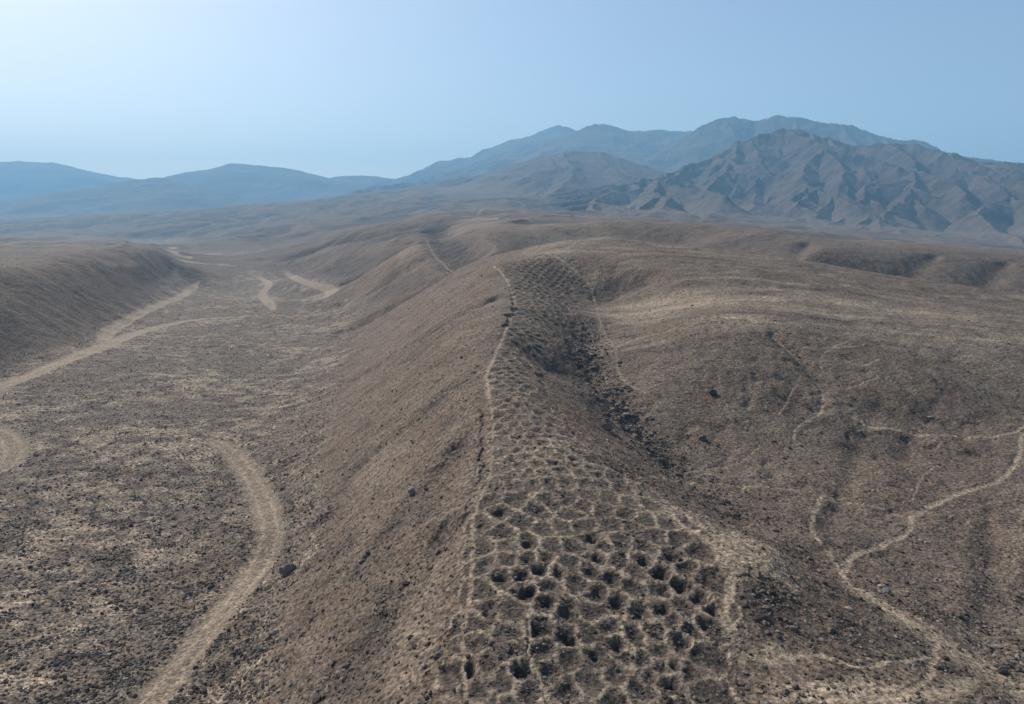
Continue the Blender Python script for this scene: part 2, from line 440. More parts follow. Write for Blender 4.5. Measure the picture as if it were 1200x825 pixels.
# ------------------------------------------------------------------ side valleys and washes cut into the land
CARVES = [  # half width, depth, darkness, line
 (15, 7.0, .65, [(606,291),(578,297),(550,306),(520,320),(485,340),(450,360),(425,374)]),
 (17, 6.5, 1.0, [(552,306),(535,290),(516,272),(506,262)]),
 (22, 8.0, .35, [(612,288),(640,276),(690,266),(740,268),(790,272)]),
 (6, 2.2, .6, [(704,352),(716,340),(728,334),(745,330)]),
 (20, 9.0, .35, [(335,304),(380,286),(440,273),(490,262)]),
 (10, 4.0, .4, [(420,352),(450,330),(480,310),(495,298)]),
 (10, 4.0, .3, [(405,330),(430,312),(465,290),(480,282)]),
 (2.2, 1.0, .5, [(905,388),(930,410),(950,432),(964,448)]),
 (2.0, .6, .12, [(1035,470),(1015,500),(1000,545),(990,590),(970,620)]),
 (2.0, .5, .1, [(1100,470),(1080,500),(1060,540)]),
 (1.6, .4, .12, [(1160,600),(1160,660),(1155,720),(1150,760)]),
 (7, 3.0, .3, [(945,284),(935,294),(925,303)]),(8, 3.0, .3, [(1095,298),(1075,312),(1060,326)]),(8, 3.0, .3, [(1180,305),(1160,325),(1150,338)]),
 (3, 1.4, .45, [(540,520),(500,570),(455,620),(420,660)]),(3, 1.2, .35, [(520,620),(480,690),(440,740),(400,790)]),
 (2.5, 1.0, .35, [(560,430),(520,460),(470,500),(420,540)]),(3, 1.2, .35, [(580,350),(530,375),(470,410),(420,440)]),
]
CARVE = np.zeros((NQ, NP), np.float32); CDARK = np.zeros((NQ, NP), np.float32)
for w, dep_, dk0, px in CARVES:
    L = world_line(px); nL = len(L)
    d = dist_line(L, w * np.interp(np.linspace(0, 1, nL), [0, .15, 1], [.5, 1, 1]), jitter=1.0)
    g = np.exp(-np.minimum(d, 9) ** 2)
    CARVE = np.maximum(CARVE, g * dep_); CDARK = np.maximum(CDARK, np.exp(-np.minimum(d * 1.25, 9) ** 2) * dk0)
# ------------------------------------------------------------------ relief and ground cover
flat = 1 - sstep(.12, .4, SL)
far = sstep(500, 2500, YY)
calm = 1 - np.maximum(ROAD, .6 * PATH) * .85
N60 = fbm(XX / 75, YY / 75, 3, 1); N20 = fbm(XX / 20, YY / 20, 3, 5); N7 = fbm(XX / 6, YY / 6, 4, 9)
N2 = fbm(XX / 1.7, YY / 1.7, 4, 14, gain=.6)
ax = np.abs(GX) / (np.abs(GX) + np.abs(GY) + 1e-3)
wob = fbm(XX / 25, YY / 25, 2, 60)
stx = fbm(XX / 17 + wob * 2, (YY + .32 * XX) / 3.6 + wob * 3, 5, 20, gain=.65)
sty = fbm(XX / 4.5 + wob, YY / 26, 4, 24, gain=.55)
STK = (stx * ax + sty * (1 - ax)) * sstep(.15, .45, SL)
inband = sstep(0, 1, (F1 < 3).astype(float)) * inb
near = 1 - sstep(120, 500, YY)
fl = world_line([(0, 825), (30, 700), (60, 600), (110, 520), (180, 450), (250, 400), (300, 370), (290, 345), (270, 325), (250, 312)])
lowz = np.interp(YY, [60, 170, 350, 700, 1000, 1500, 2000], [-51.5, -51, -48.6, -46, -40, -31, -26])
FLOOR = (1 - sstep(1.5, 5.5, BASE - lowz + 1.0 * N20)) * (1 - sstep(-.12, -.02, PV[None])) * (1 - sstep(2000, 2400, YY))
# gully rocks
gl = world_line([(685,385),(690,420),(715,460),(745,500),(800,555),(870,610),(950,652),(1010,676),(1060,702),(1110,712),(1170,745),(1210,800)])
GUL = np.exp(-(dist_line(gl, np.linspace(6, 4.5, len(gl)), .8) / 1.0) ** 2) * np.interp(YY, [72, 90, 108, 125], [.35, .2, .45, 1])
big = fbm(XX / 420, YY / 420, 4, 90) * far
MID = sstep(300, 800, YY) * (1 - sstep(2500, 5000, YY)) * (1 - sstep(0, 1, FLOOR * 2)) * sstep(2, 14, np.abs(BASE - lowz) + 20 * sstep(-.22, -.02, PV[None]))
mw = fbm(XX / 300, YY / 300, 2, 160) * .9
RM = ridged(XX / 190 + mw, (YY + .5 * XX) / 420 + mw, 5, 162, gain=.5, eps=.02)
lw = (PV[None] < -.15) * sstep(220, 260, YY) * (1 - sstep(900, 1200, YY)) * sstep(3, 8, BASE - lowz) * (1 - sstep(-.42, -.36, PV[None] + .0003 * (700 - YY)))
STK = STK * (1 - .55 * lw)
Z = (BASE - CARVE * (1 - .9 * ROAD) + N60 * 1.6 * (1 - FLOOR * .6) * (1 - inband * .8) * (1 + far * 4) + N20 * .55 * (1 - inband * .7) * (1 - .5 * FLOOR) + N7 * .34 * calm * (1 - .7 * inband) * (1 + .5 * sstep(.2, .45, SL))
     + N2 * .12 * calm * near + STK * .8 * (1 + far * 3) + FLOOR * calm * .4 * ridged(XX / 4.5, YY / 4.5, 4, 44) * near
     + MID * 15 * (RM - .45) + big * 14 + far * 9 * ridged(XX / 320, YY / 700, 4, 95)
     + GUL * (.9 * ridged(XX / 3.2, YY / 3.2, 4, 46) - 1.2) + PITZ * (1 - np.clip(PATH * 1.4, 0, 1)) - ROAD * .22 - RUT * .10 - PATH * .10)
# broken ground of small washes and banks, right hand hill
HILL = np.exp(-(((PV[None] - .48) / .28) ** 2 + ((QV[:, None] - math.log(125)) / .33) ** 2))
Z -= HILL * 1.3 * (np.clip(ridged(XX / 16, YY / 16, 4, 48) - .55, 0, 1) * 2) * near

# ---- ground cover masks: pale dust, dark stones with the far wall's shade, red brown earth
def blob(u, v, ru, rv, s, soft=1.0):
    x, y = hit(u, v); y1 = hit(u, v - rv)[1]; y2 = hit(u, v + rv)[1]
    q0 = math.log(y); rq = max((math.log(y1) - math.log(y2)) / 2, .02)
    d = np.sqrt(((PV[None] - x / y) / (ru / F)) ** 2 + ((QV[:, None] - q0) / rq) ** 2) + .35 * N20 + .45 * N7
    return (1 - sstep(.3, 1.4, d)) * s
pale = np.zeros((NQ, NP)); dark = np.zeros((NQ, NP))
for b in [(780,360,90,14,.7),(870,375,60,9,.6),(1000,360,160,12,.4),(650,290,40,6,.35),(560,262,50,8,.35),(640,262,40,8,.4),(690,262,25,6,.4),
          (700,330,16,10,.5),(640,540,50,26,.55),(760,590,60,20,.45),(880,645,60,16,.9),(1000,812,130,20,.95),(1190,640,12,45,.35),(1180,810,40,18,.4),
          (480,770,40,80,.32),(500,660,30,50,.2),(530,620,24,40,.15),(20,795,60,22,.7),(130,715,26,9,.7),(60,740,60,20,.3),(900,765,45,5,.6),
          (480,290,16,14,.35),(1100,395,120,16,.25),(445,560,40,60,.15),(1130,740,40,20,.3),(500,262,30,5,.3),(60,285,120,12,.3),(220,640,50,20,.25)]:
    pale = np.maximum(pale, blob(*b))
for b in [(635,320,52,18,.75),(650,350,42,18,.7),(660,385,36,26,.6),(670,430,34,26,.5),(715,470,34,30,.4),(1060,310,150,13,.12),(900,285,50,9,.12),(470,600,22,16,.35),(400,640,26,12,.3),(520,500,16,10,.35),(360,720,20,14,.4),(420,800,30,14,.3),(330,600,14,30,.3),(770,520,34,24,.5),(545,297,12,8,.5),(535,288,13,8,.55),(525,277,16,9,.5),(515,268,16,6,.5),
          (510,262,18,6,.8),(715,335,14,10,.7),(890,705,38,38,.75),(1000,745,30,22,.5),(1075,750,20,14,.6),(980,790,30,12,.4),(1095,778,25,10,.6),
          (500,590,30,24,.5),(445,730,36,46,.4),(440,660,30,40,.25),(1020,520,50,24,.45),(1060,480,60,22,.4),(920,470,30,30,.4),(860,430,40,25,.25),
          (470,335,40,10,.5),(610,285,16,9,.5),(500,400,40,16,.25),(1150,470,50,20,.3),(1000,640,40,30,.2),(100,600,90,20,.3),(860,810,20,12,.4)]:
    dark = np.maximum(dark, blob(*b))
pat = fbm(XX / 9, YY / 9, 5, 110, gain=.6); pat2 = fbm(XX / 32, YY / 32, 4, 120)
patx = fbm(XX / 7, YY / 5, 5, 130, gain=.7)
pale = pale + .45 * sstep(.55, .85, RM) * np.clip(MID, 0, 1); dark = dark + .6 * (1 - sstep(.12, .42, RM)) * np.clip(MID, 0, 1)
dark = np.maximum(dark, CDARK * np.clip(.8 + .6 * N20 + 1.4 * N7 + .8 * N2, 0, 1.3))
wall_shade = sstep(.2, .35, PV[None]) * sstep(380, 400, YY) * (1 - sstep(470, 560, YY)); dark = dark + .12 * wall_shade  # far wall turned from the sun: its shade deepened in the colour
pale = pale + FLOOR * .75 * sstep(-.04, .34, patx * .8 + pat2 * .5) + (1 - FLOOR) * .16 * sstep(.05, .5, pat) + .25 * np.clip(STK, 0, 1) * sstep(.2, .5, SL)
dark = dark + FLOOR * .5 * sstep(.0, .4, -patx) + (1 - FLOOR) * .4 * sstep(.12, .5, -pat) + .6 * np.clip(-STK, 0, 1)
hs = fbm(XX / 30 + N20, YY / 6.0, 5, 140, gain=.6)
top = ((PV[None] > .05) & (YY > 170) & (YY < 420)) * (1 - sstep(.2, .35, SL))
pale += top * .5 * sstep(-.05, .4, hs); dark += top * .5 * sstep(.08, .4, -hs)
pale = pale * (1 - .7 * dark)
pale = np.maximum(pale, PATH * (.75 + .3 * N7)); dark *= (1 - np.clip(PATH * 1.3, 0, 1)) 
# road surface: pale with two darker wheel tracks and a stony crown
pale = np.maximum(pale, ROAD * (.9 - .25 * sstep(-.1, .5, -pat) - .0 * RUT)) ; dark *= 1 - ROAD * .9
pale = pale * (1 - ROAD) + ROAD * np.clip(pale * (.52 + .5 * sstep(180, 300, YY)) + .5 * RUT + .35 * N2 * near, 0, 1)
# band: pale web, dark gravel in the cells
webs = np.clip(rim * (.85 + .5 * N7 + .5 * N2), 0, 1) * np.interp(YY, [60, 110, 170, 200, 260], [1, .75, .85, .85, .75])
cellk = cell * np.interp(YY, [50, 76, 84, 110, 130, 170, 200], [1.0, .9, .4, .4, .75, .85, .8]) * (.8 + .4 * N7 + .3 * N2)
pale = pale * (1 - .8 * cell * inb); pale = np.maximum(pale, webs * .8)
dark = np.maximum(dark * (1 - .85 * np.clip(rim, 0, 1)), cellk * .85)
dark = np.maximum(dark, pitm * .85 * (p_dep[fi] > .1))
pale = np.maximum(pale, PATH * .95); dark = dark * (1 - np.clip(PATH * 1.3, 0, 1))
dark = dark + .22 * sstep(900, 2500, YY)
cl = fbm(XX / 3.2, YY / 2.2, 4, 170, gain=.55)
dark = dark + (PV[None] > .1) * (YY < 260) * .75 * sstep(.30, .42, cl + .12 * pat2) * (1 - np.clip(PATH * 1.5, 0, 1))
red = .5 + .5 * fbm(XX / 60, YY / 60, 3, 150) + .35 * sstep(.2, .45, SL) - .25 * FLOOR
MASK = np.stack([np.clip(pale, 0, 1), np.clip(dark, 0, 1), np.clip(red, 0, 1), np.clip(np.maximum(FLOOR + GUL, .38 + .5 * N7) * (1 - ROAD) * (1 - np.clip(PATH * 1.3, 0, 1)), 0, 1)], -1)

# ------------------------------------------------------------------ materials
def new_mat(name):
    m = bpy.data.materials.new(name); m.use_nodes = True
    nt = m.node_tree; nt.nodes.clear()
    out = nt.nodes.new('ShaderNodeOutputMaterial'); b = nt.nodes.new('ShaderNodeBsdfPrincipled')
    nt.links.new(b.outputs[0], out.inputs[0])
    b.inputs['Roughness'].default_value = .95
    b.inputs['Specular IOR Level'].default_value = .12
    return m, nt, b
def nd(nt, t, **kw):
    n = nt.nodes.new(t)
    for k, v in kw.items(): setattr(n, k, v)
    return n
def mixc(nt, f, a, b, blend='MIX'):
    n = nt.nodes.new('ShaderNodeMix'); n.data_type = 'RGBA'; n.blend_type = blend
    for s, x in ((n.inputs[0], f), (n.inputs[6], a), (n.inputs[7], b)):
        if isinstance(x, bpy.types.NodeSocket): nt.links.new(x, s)
        elif isinstance(x, (int, float)): s.default_value = x
        else: s.default_value = (*x, 1) if len(x) == 3 else x
    return n.outputs[2]
def math_(nt, op, a, b=0.0, clamp=False):
    n = nt.nodes.new('ShaderNodeMath'); n.operation = op; n.use_clamp = clamp
    for s, x in ((n.inputs[0], a), (n.inputs[1], b)):
        if isinstance(x, bpy.types.NodeSocket): nt.links.new(x, s)
        else: s.default_value = x
    return n.outputs[0]
def mixf(nt, f, a, b):
    n = nt.nodes.new('ShaderNodeMix'); n.data_type = 'FLOAT'
    for s_, x in ((n.inputs[0], f), (n.inputs[2], a), (n.inputs[3], b)):
        if isinstance(x, bpy.types.NodeSocket): nt.links.new(x, s_)
        else: s_.default_value = x
    return n.outputs[0]
def noise(nt, vec, scale, detail=5, rough=.6):
    n = nt.nodes.new('ShaderNodeTexNoise'); n.inputs['Scale'].default_value = scale
    n.inputs['Detail'].default_value = detail; n.inputs['Roughness'].default_value = rough
    nt.links.new(vec, n.inputs['Vector']); return n.outputs['Fac']
def remap(nt, x, a, b, c=0., d=1.):
    n = nt.nodes.new('ShaderNodeMapRange'); nt.links.new(x, n.inputs[0])
    for i, q in enumerate((a, b, c, d)): n.inputs[1 + i].default_value = q
    return n.outputs[0]

def ground_material():
    m, nt, b = new_mat('desert_ground')
    geo = nd(nt, 'ShaderNodeNewGeometry'); pos = geo.outputs['Position']
    at = nd(nt, 'ShaderNodeAttribute', attribute_name='mask'); sep = nd(nt, 'ShaderNodeSeparateColor')
    nt.links.new(at.outputs['Color'], sep.inputs[0])
    pale_, dark_, red_ = sep.outputs[0], sep.outputs[1], sep.outputs[2]; stony = at.outputs['Alpha']
    n1 = noise(nt, pos, 2.2, 6, .7)       # gravel
    n2 = noise(nt, pos, .55, 5, .65)
    n3 = noise(nt, pos, .09, 5, .6)
    base = mixc(nt, red_, (.118, .092, .069), (.122, .084, .060))
    base = mixc(nt, remap(nt, n3, .35, .65), base, mixc(nt, .5, base, (.165, .132, .102)))
    dk = math_(nt, 'ADD', dark_, math_(nt, 'MULTIPLY', math_(nt, 'SUBTRACT', n2, .5), 1.1), True)
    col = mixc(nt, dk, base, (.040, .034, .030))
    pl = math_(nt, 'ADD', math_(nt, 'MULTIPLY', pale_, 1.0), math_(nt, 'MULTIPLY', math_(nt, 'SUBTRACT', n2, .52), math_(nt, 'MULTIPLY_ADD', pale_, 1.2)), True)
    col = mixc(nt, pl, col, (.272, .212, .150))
    n0 = noise(nt, pos, 1.1, 8, .8)
    sp = math_(nt, 'MULTIPLY', remap(nt, n1, .38, .66, .42, 1.6), mixf(nt, stony, 1.0, remap(nt, n0, .36, .66, .35, 1.75)))  # random gravel tones, with the stones' small shadows put into the speckle
    sc_ = nd(nt, 'ShaderNodeVectorMath', operation='SCALE'); nt.links.new(col, sc_.inputs[0]); nt.links.new(sp, sc_.inputs['Scale'])
    # scattered pebbles of their own tone
    vo = nd(nt, 'ShaderNodeTexVoronoi'); vo.inputs['Scale'].default_value = 1.5; vo.inputs['Randomness'].default_value = 1
    nt.links.new(pos, vo.inputs['Vector'])
    peb = remap(nt, vo.outputs['Distance'], .18, .30, 1, 0)
    sc2 = nd(nt, 'ShaderNodeSeparateColor'); nt.links.new(vo.outputs['Color'], sc2.inputs[0])
    peb = math_(nt, 'MULTIPLY', peb, math_(nt, 'GREATER_THAN', sc2.outputs[0], .62))
    peb = math_(nt, 'MULTIPLY', peb, math_(nt, 'SUBTRACT', .8, math_(nt, 'MULTIPLY', pale_, .6)), True)
    col = mixc(nt, peb, sc_.outputs[0], mixc(nt, sc2.outputs[1], (.035, .031, .028), (.15, .13, .11)))
    nt.links.new(col, b.inputs['Base Color'])
    h = math_(nt, 'ADD', math_(nt, 'MULTIPLY', n1, .22), math_(nt, 'MULTIPLY', n2, .5))
    h = math_(nt, 'ADD', h, math_(nt, 'MULTIPLY', peb, .12))
    h = math_(nt, 'ADD', h, math_(nt, 'MULTIPLY', noise(nt, pos, .16, 5, .6), 1.6))
    bp = nd(nt, 'ShaderNodeBump'); bp.inputs['Strength'].default_value = .9; bp.inputs['Distance'].default_value = .8
    nt.links.new(h, bp.inputs['Height']); nt.links.new(bp.outputs[0], b.inputs['Normal'])
    return m
M_GROUND = ground_material()

def mountain_material(name, a, c, sc1):
    m, nt, b = new_mat(name)
    geo = nd(nt, 'ShaderNodeNewGeometry'); pos = geo.outputs['Position']
    n1 = noise(nt, pos, sc1, 8, .65); n2 = noise(nt, pos, sc1 * 9, 6, .7)
    sepn = nd(nt, 'ShaderNodeSeparateXYZ'); nt.links.new(geo.outputs['Normal'], sepn.inputs[0])
    col = mixc(nt, remap(nt, n1, .35, .65), a, c)
    col = mixc(nt, remap(nt, sepn.outputs[2], .8, .97, 0, .5), col, (.105, .078, .058))   # dust lies on the gentler ground
    at = nd(nt, 'ShaderNodeAttribute', attribute_name='foot')
    col = mixc(nt, math_(nt, 'MULTIPLY', at.outputs['Fac'], .85), col, (.122, .090, .066))
    sp = remap(nt, n2, .3, .7, .7, 1.3)
    sv = nd(nt, 'ShaderNodeVectorMath', operation='SCALE'); nt.links.new(col, sv.inputs[0]); nt.links.new(sp, sv.inputs['Scale'])
    nt.links.new(sv.outputs[0], b.inputs['Base Color'])
    bp = nd(nt, 'ShaderNodeBump'); bp.inputs['Strength'].default_value = .7; bp.inputs['Distance'].default_value = 7
    nt.links.new(n2, bp.inputs['Height']); nt.links.new(bp.outputs[0], b.inputs['Normal'])
    return m
M_MTN = mountain_material('mountain_rock', (.038, .031, .026), (.088, .060, .043), .006)
M_FAR = mountain_material('far_rock', (.04, .035, .031), (.065, .052, .043), .003)

def rock_material():
    m, nt, b = new_mat('stone')
    geo = nd(nt, 'ShaderNodeNewGeometry'); at = nd(nt, 'ShaderNodeAttribute', attribute_name='tone')
    n = noise(nt, geo.outputs['Position'], 3.0, 6, .65)
    sv = nd(nt, 'ShaderNodeVectorMath', operation='SCALE'); nt.links.new(at.outputs['Color'], sv.inputs[0])
    nt.links.new(remap(nt, n, .3, .7, .65, 1.35), sv.inputs['Scale'])
    nt.links.new(sv.outputs[0], b.inputs['Base Color'])
    bp = nd(nt, 'ShaderNodeBump'); bp.inputs['Strength'].default_value = .6; bp.inputs['Distance'].default_value = .25
    nt.links.new(n, bp.inputs['Height']); nt.links.new(bp.outputs[0], b.inputs['Normal'])
    return m
M_ROCK = rock_material()

# ------------------------------------------------------------------ split the one sheet into its pieces
idx = np.arange(NQ * NP, dtype=np.int64).reshape(NQ, NP)
quads = np.stack([idx[:-1, :-1], idx[:-1, 1:], idx[1:, 1:], idx[1:, :-1]], -1).reshape(-1, 4)
def fc(a):                      # one value per face from its first corner
    return a[:-1, :-1].reshape(-1)
LAB = np.zeros(len(quads), np.int32)                       # 0 ground
LAB[fc(FLOOR) > .5] = 1                                    # valley floor
pid, rid = fc(PATHID), fc(ROADID)
LAB[pid >= 0] = 100 + pid[pid >= 0]
LAB[rid >= 0] = 200 + rid[rid >= 0]
order = np.argsort(pits[:, 1])                             # nearest pits show largest
rank = np.empty(NPIT, int); rank[order] = np.arange(NPIT)
pf = fc(fi); pin = (fc(edge) > .22) & (fc(FI) >= 0)
rr = rank[pf]
LAB[pin & (rr < 290)] = 1000 + rr[pin & (rr < 290)]
LAB[pin & (rr >= 290)] = 999
VERT = np.stack([XX, YY, Z + CAM_Z], -1).reshape(-1, 3)
dq_ = np.stack([np.gradient(XX, axis=0), np.gradient(YY, axis=0), np.gradient(Z, axis=0)], -1)
dp_ = np.stack([np.gradient(XX, axis=1), np.gradient(YY, axis=1), np.gradient(Z, axis=1)], -1)
NRM = np.cross(dp_, dq_); NRM /= np.linalg.norm(NRM, axis=-1, keepdims=True); NRM = NRM.reshape(-1, 3).astype(np.float32)
MASKF = MASK.reshape(-1, 4)
so = np.argsort(LAB, kind='stable'); sl = LAB[so]
cuts = np.r_[0, np.nonzero(np.diff(sl))[0] + 1, len(sl)]
def ground_z(x, y):
    q = math.log(max(y, 18.01)); p = x / y
    j = int(np.clip(np.searchsorted(QV, q) - 1, 0, NQ - 2)); i = int(np.clip(np.searchsorted(PV, p) - 1, 0, NP - 2))
    a = (p - PV[i]) / (PV[i + 1] - PV[i]); b = (q - QV[j]) / (QV[j + 1] - QV[j])
    return (Z[j, i] * (1 - a) + Z[j, i + 1] * a) * (1 - b) + (Z[j + 1, i] * (1 - a) + Z[j + 1, i + 1] * a) * b + CAM_Z
made = {}
for a, b in zip(cuts[:-1], cuts[1:]):
    lab = int(sl[a]); f = quads[so[a:b]]
    uv, inv = np.unique(f.ravel(), return_inverse=True)
    V = VERT[uv]; o0 = np.zeros(3)
    if lab >= 1000:
        if len(f) < 6: continue
        o0 = np.array([V[:, 0].mean(), V[:, 1].mean(), V[:, 2].min()])
    name = 'ground' if lab == 0 else 'valley_floor' if lab == 1 else 'footpath' if lab < 200 else 'dirt_road' if lab < 300 else 'small_pits' if lab == 999 else 'pit'
    o = mesh_obj(name, V - o0, inv.reshape(-1, 4), M_GROUND, True, tuple(o0))
    vcol(o, 'mask', MASKF[uv])
    o.data.normals_split_custom_set_from_vertices(NRM[uv])
    made[lab] = o
    if lab < 300: tag(o, kind='structure')
    if lab == 999: tag(o, 'dense rows of small shallow pits on the upper end of the band', kind='stuff', cat=None)
PIT_NAMES = {}
print('pieces', len(made))
for r_, i in enumerate(order[:290]):
    o = made.get(1000 + r_)
    if o is None: continue
    x, y, dp = pits[i]
    # back to the photograph, to say where it lies
    z = ground_z(x, y) - CAM_Z
    c, s = math.cos(TH), math.sin(TH)
    dep = y * c - z * s; up = y * s + z * c
    u_, v_ = 600 + F * x / dep, 412.5 - F * up / dep
    o['_uv'] = (u_, v_)
    if v_ > 580:
        if dp > .9: l, g = 'deep round pit with black shadow inside, in the broad near part of the band', 'deep pits in the near part of the band'
        else: l, g = 'shallow stone-lined hollow between pale rims in the broad near part of the band', 'shallow pits in the near part of the band'
    elif v_ > 470: l, g = 'small stony hollow in the tan middle stretch of the band above the deep pits', 'pits in the tan middle stretch of the band'
    else: l, g = 'small dark pit in the narrow upper stretch of the band on the ridge crest', 'pits in the narrow upper stretch of the band'
    tag(o, l, 'pit', g)
for (pu, pv__), lab in {(668, 747.6): 'largest near pit, wide and black, halfway across the band near the bottom of the picture',
                        (618, 637): 'small black pit standing alone where the deep pits of the band begin',
                        (549, 785): 'deep pit against the path on the left edge of the band'}.items():
    best = min((o for k, o in made.items() if k >= 1000 and '_uv' in o), key=lambda o: (o['_uv'][0] - pu) ** 2 + (o['_uv'][1] - pv__) ** 2)
    best['label'] = lab
    if 'group' in best: del best['group']

# ------------------------------------------------------------------ (sampler)
def zs_at(x, y):
    q = np.log(y); p = x / y
    j = np.clip(np.searchsorted(QV, q) - 1, 0, NQ - 2); i = np.clip(np.searchsorted(PV, p) - 1, 0, NP - 2)
    a = (p - PV[i]) / (PV[i + 1] - PV[i]); b = (q - QV[j]) / (QV[j + 1] - QV[j])
    return (Z[j, i] * (1 - a) + Z[j, i + 1] * a) * (1 - b) + (Z[j + 1, i] * (1 - a) + Z[j + 1, i + 1] * a) * b + CAM_Z
# ------------------------------------------------------------------ mountains: networks of ridges and spurs
def spurs(crest, rnd, n, length, drop, down=(0, -1), spread=.5, sub=3, end_z=None):
    """segments (x0,y0,z0,x1,y1,z1) of a crest, its spurs and their side spurs"""
    segs = []
    C3 = smooth_line(crest, 6)
    for a, b in zip(C3[:-1], C3[1:]): segs.append((*a, *b))
    L = np.r_[0, np.cumsum(np.linalg.norm(np.diff(C3[:, :2], axis=0), axis=1))]
    for k in range(n):
        s = (k + rnd.uniform(.15, .85)) / n * L[-1]
        p0 = np.array([np.interp(s, L, C3[:, d]) for d in range(3)])
        ang = math.atan2(down[1], down[0]) + rnd.uniform(-spread, spread)
        ln = length * rnd.uniform(.7, 1.15); m = 7
        z1 = end_z(p0, ang, ln)
        P = [p0]
        for j in range(1, m + 1):
            ang += rnd.uniform(-.28, .28)
            q = P[-1][:2] + np.array([math.cos(ang), math.sin(ang)]) * ln / m
            t = j / m
            prof = 1 - (1 - t) ** 1.35 * 1.0
            zz = p0[2] + (z1 - p0[2]) * (t * .45 + prof * .55) + rnd.uniform(-1, 1) * .025 * abs(p0[2] - z1)
            P.append(np.array([*q, zz]))
        for a, b in zip(P[:-1], P[1:]): segs.append((*a, *b))
        for w in range(sub):
            for side in (-1, 1):
                t = rnd.uniform(.1, .92); j = int(t * m); a = P[j]; b = P[min(j + 1, m)]
                q0 = a + (b - a) * (t * m - j)
                dirn = math.atan2(*(b - a)[1::-1]) if j < m else ang
                an = dirn + side * rnd.uniform(.5, 1.0); l2 = ln * rnd.uniform(.16, .34) * (1 - .3 * t)
                z2 = q0[2] - (abs(p0[2] - z1)) * l2 / ln * rnd.uniform(1.0, 1.5)
                mid = q0 + (np.array([q0[0] + math.cos(an) * l2, q0[1] + math.sin(an) * l2, z2]) - q0) * .5
                mid[:2] += rnd.uniform(-1, 1) * l2 * .1; e = np.array([q0[0] + math.cos(an + side * -.3) * l2, q0[1] + math.sin(an + side * -.3) * l2, z2])
                segs.append((*q0, *mid)); segs.append((*mid, *e))
    return np.array(segs)

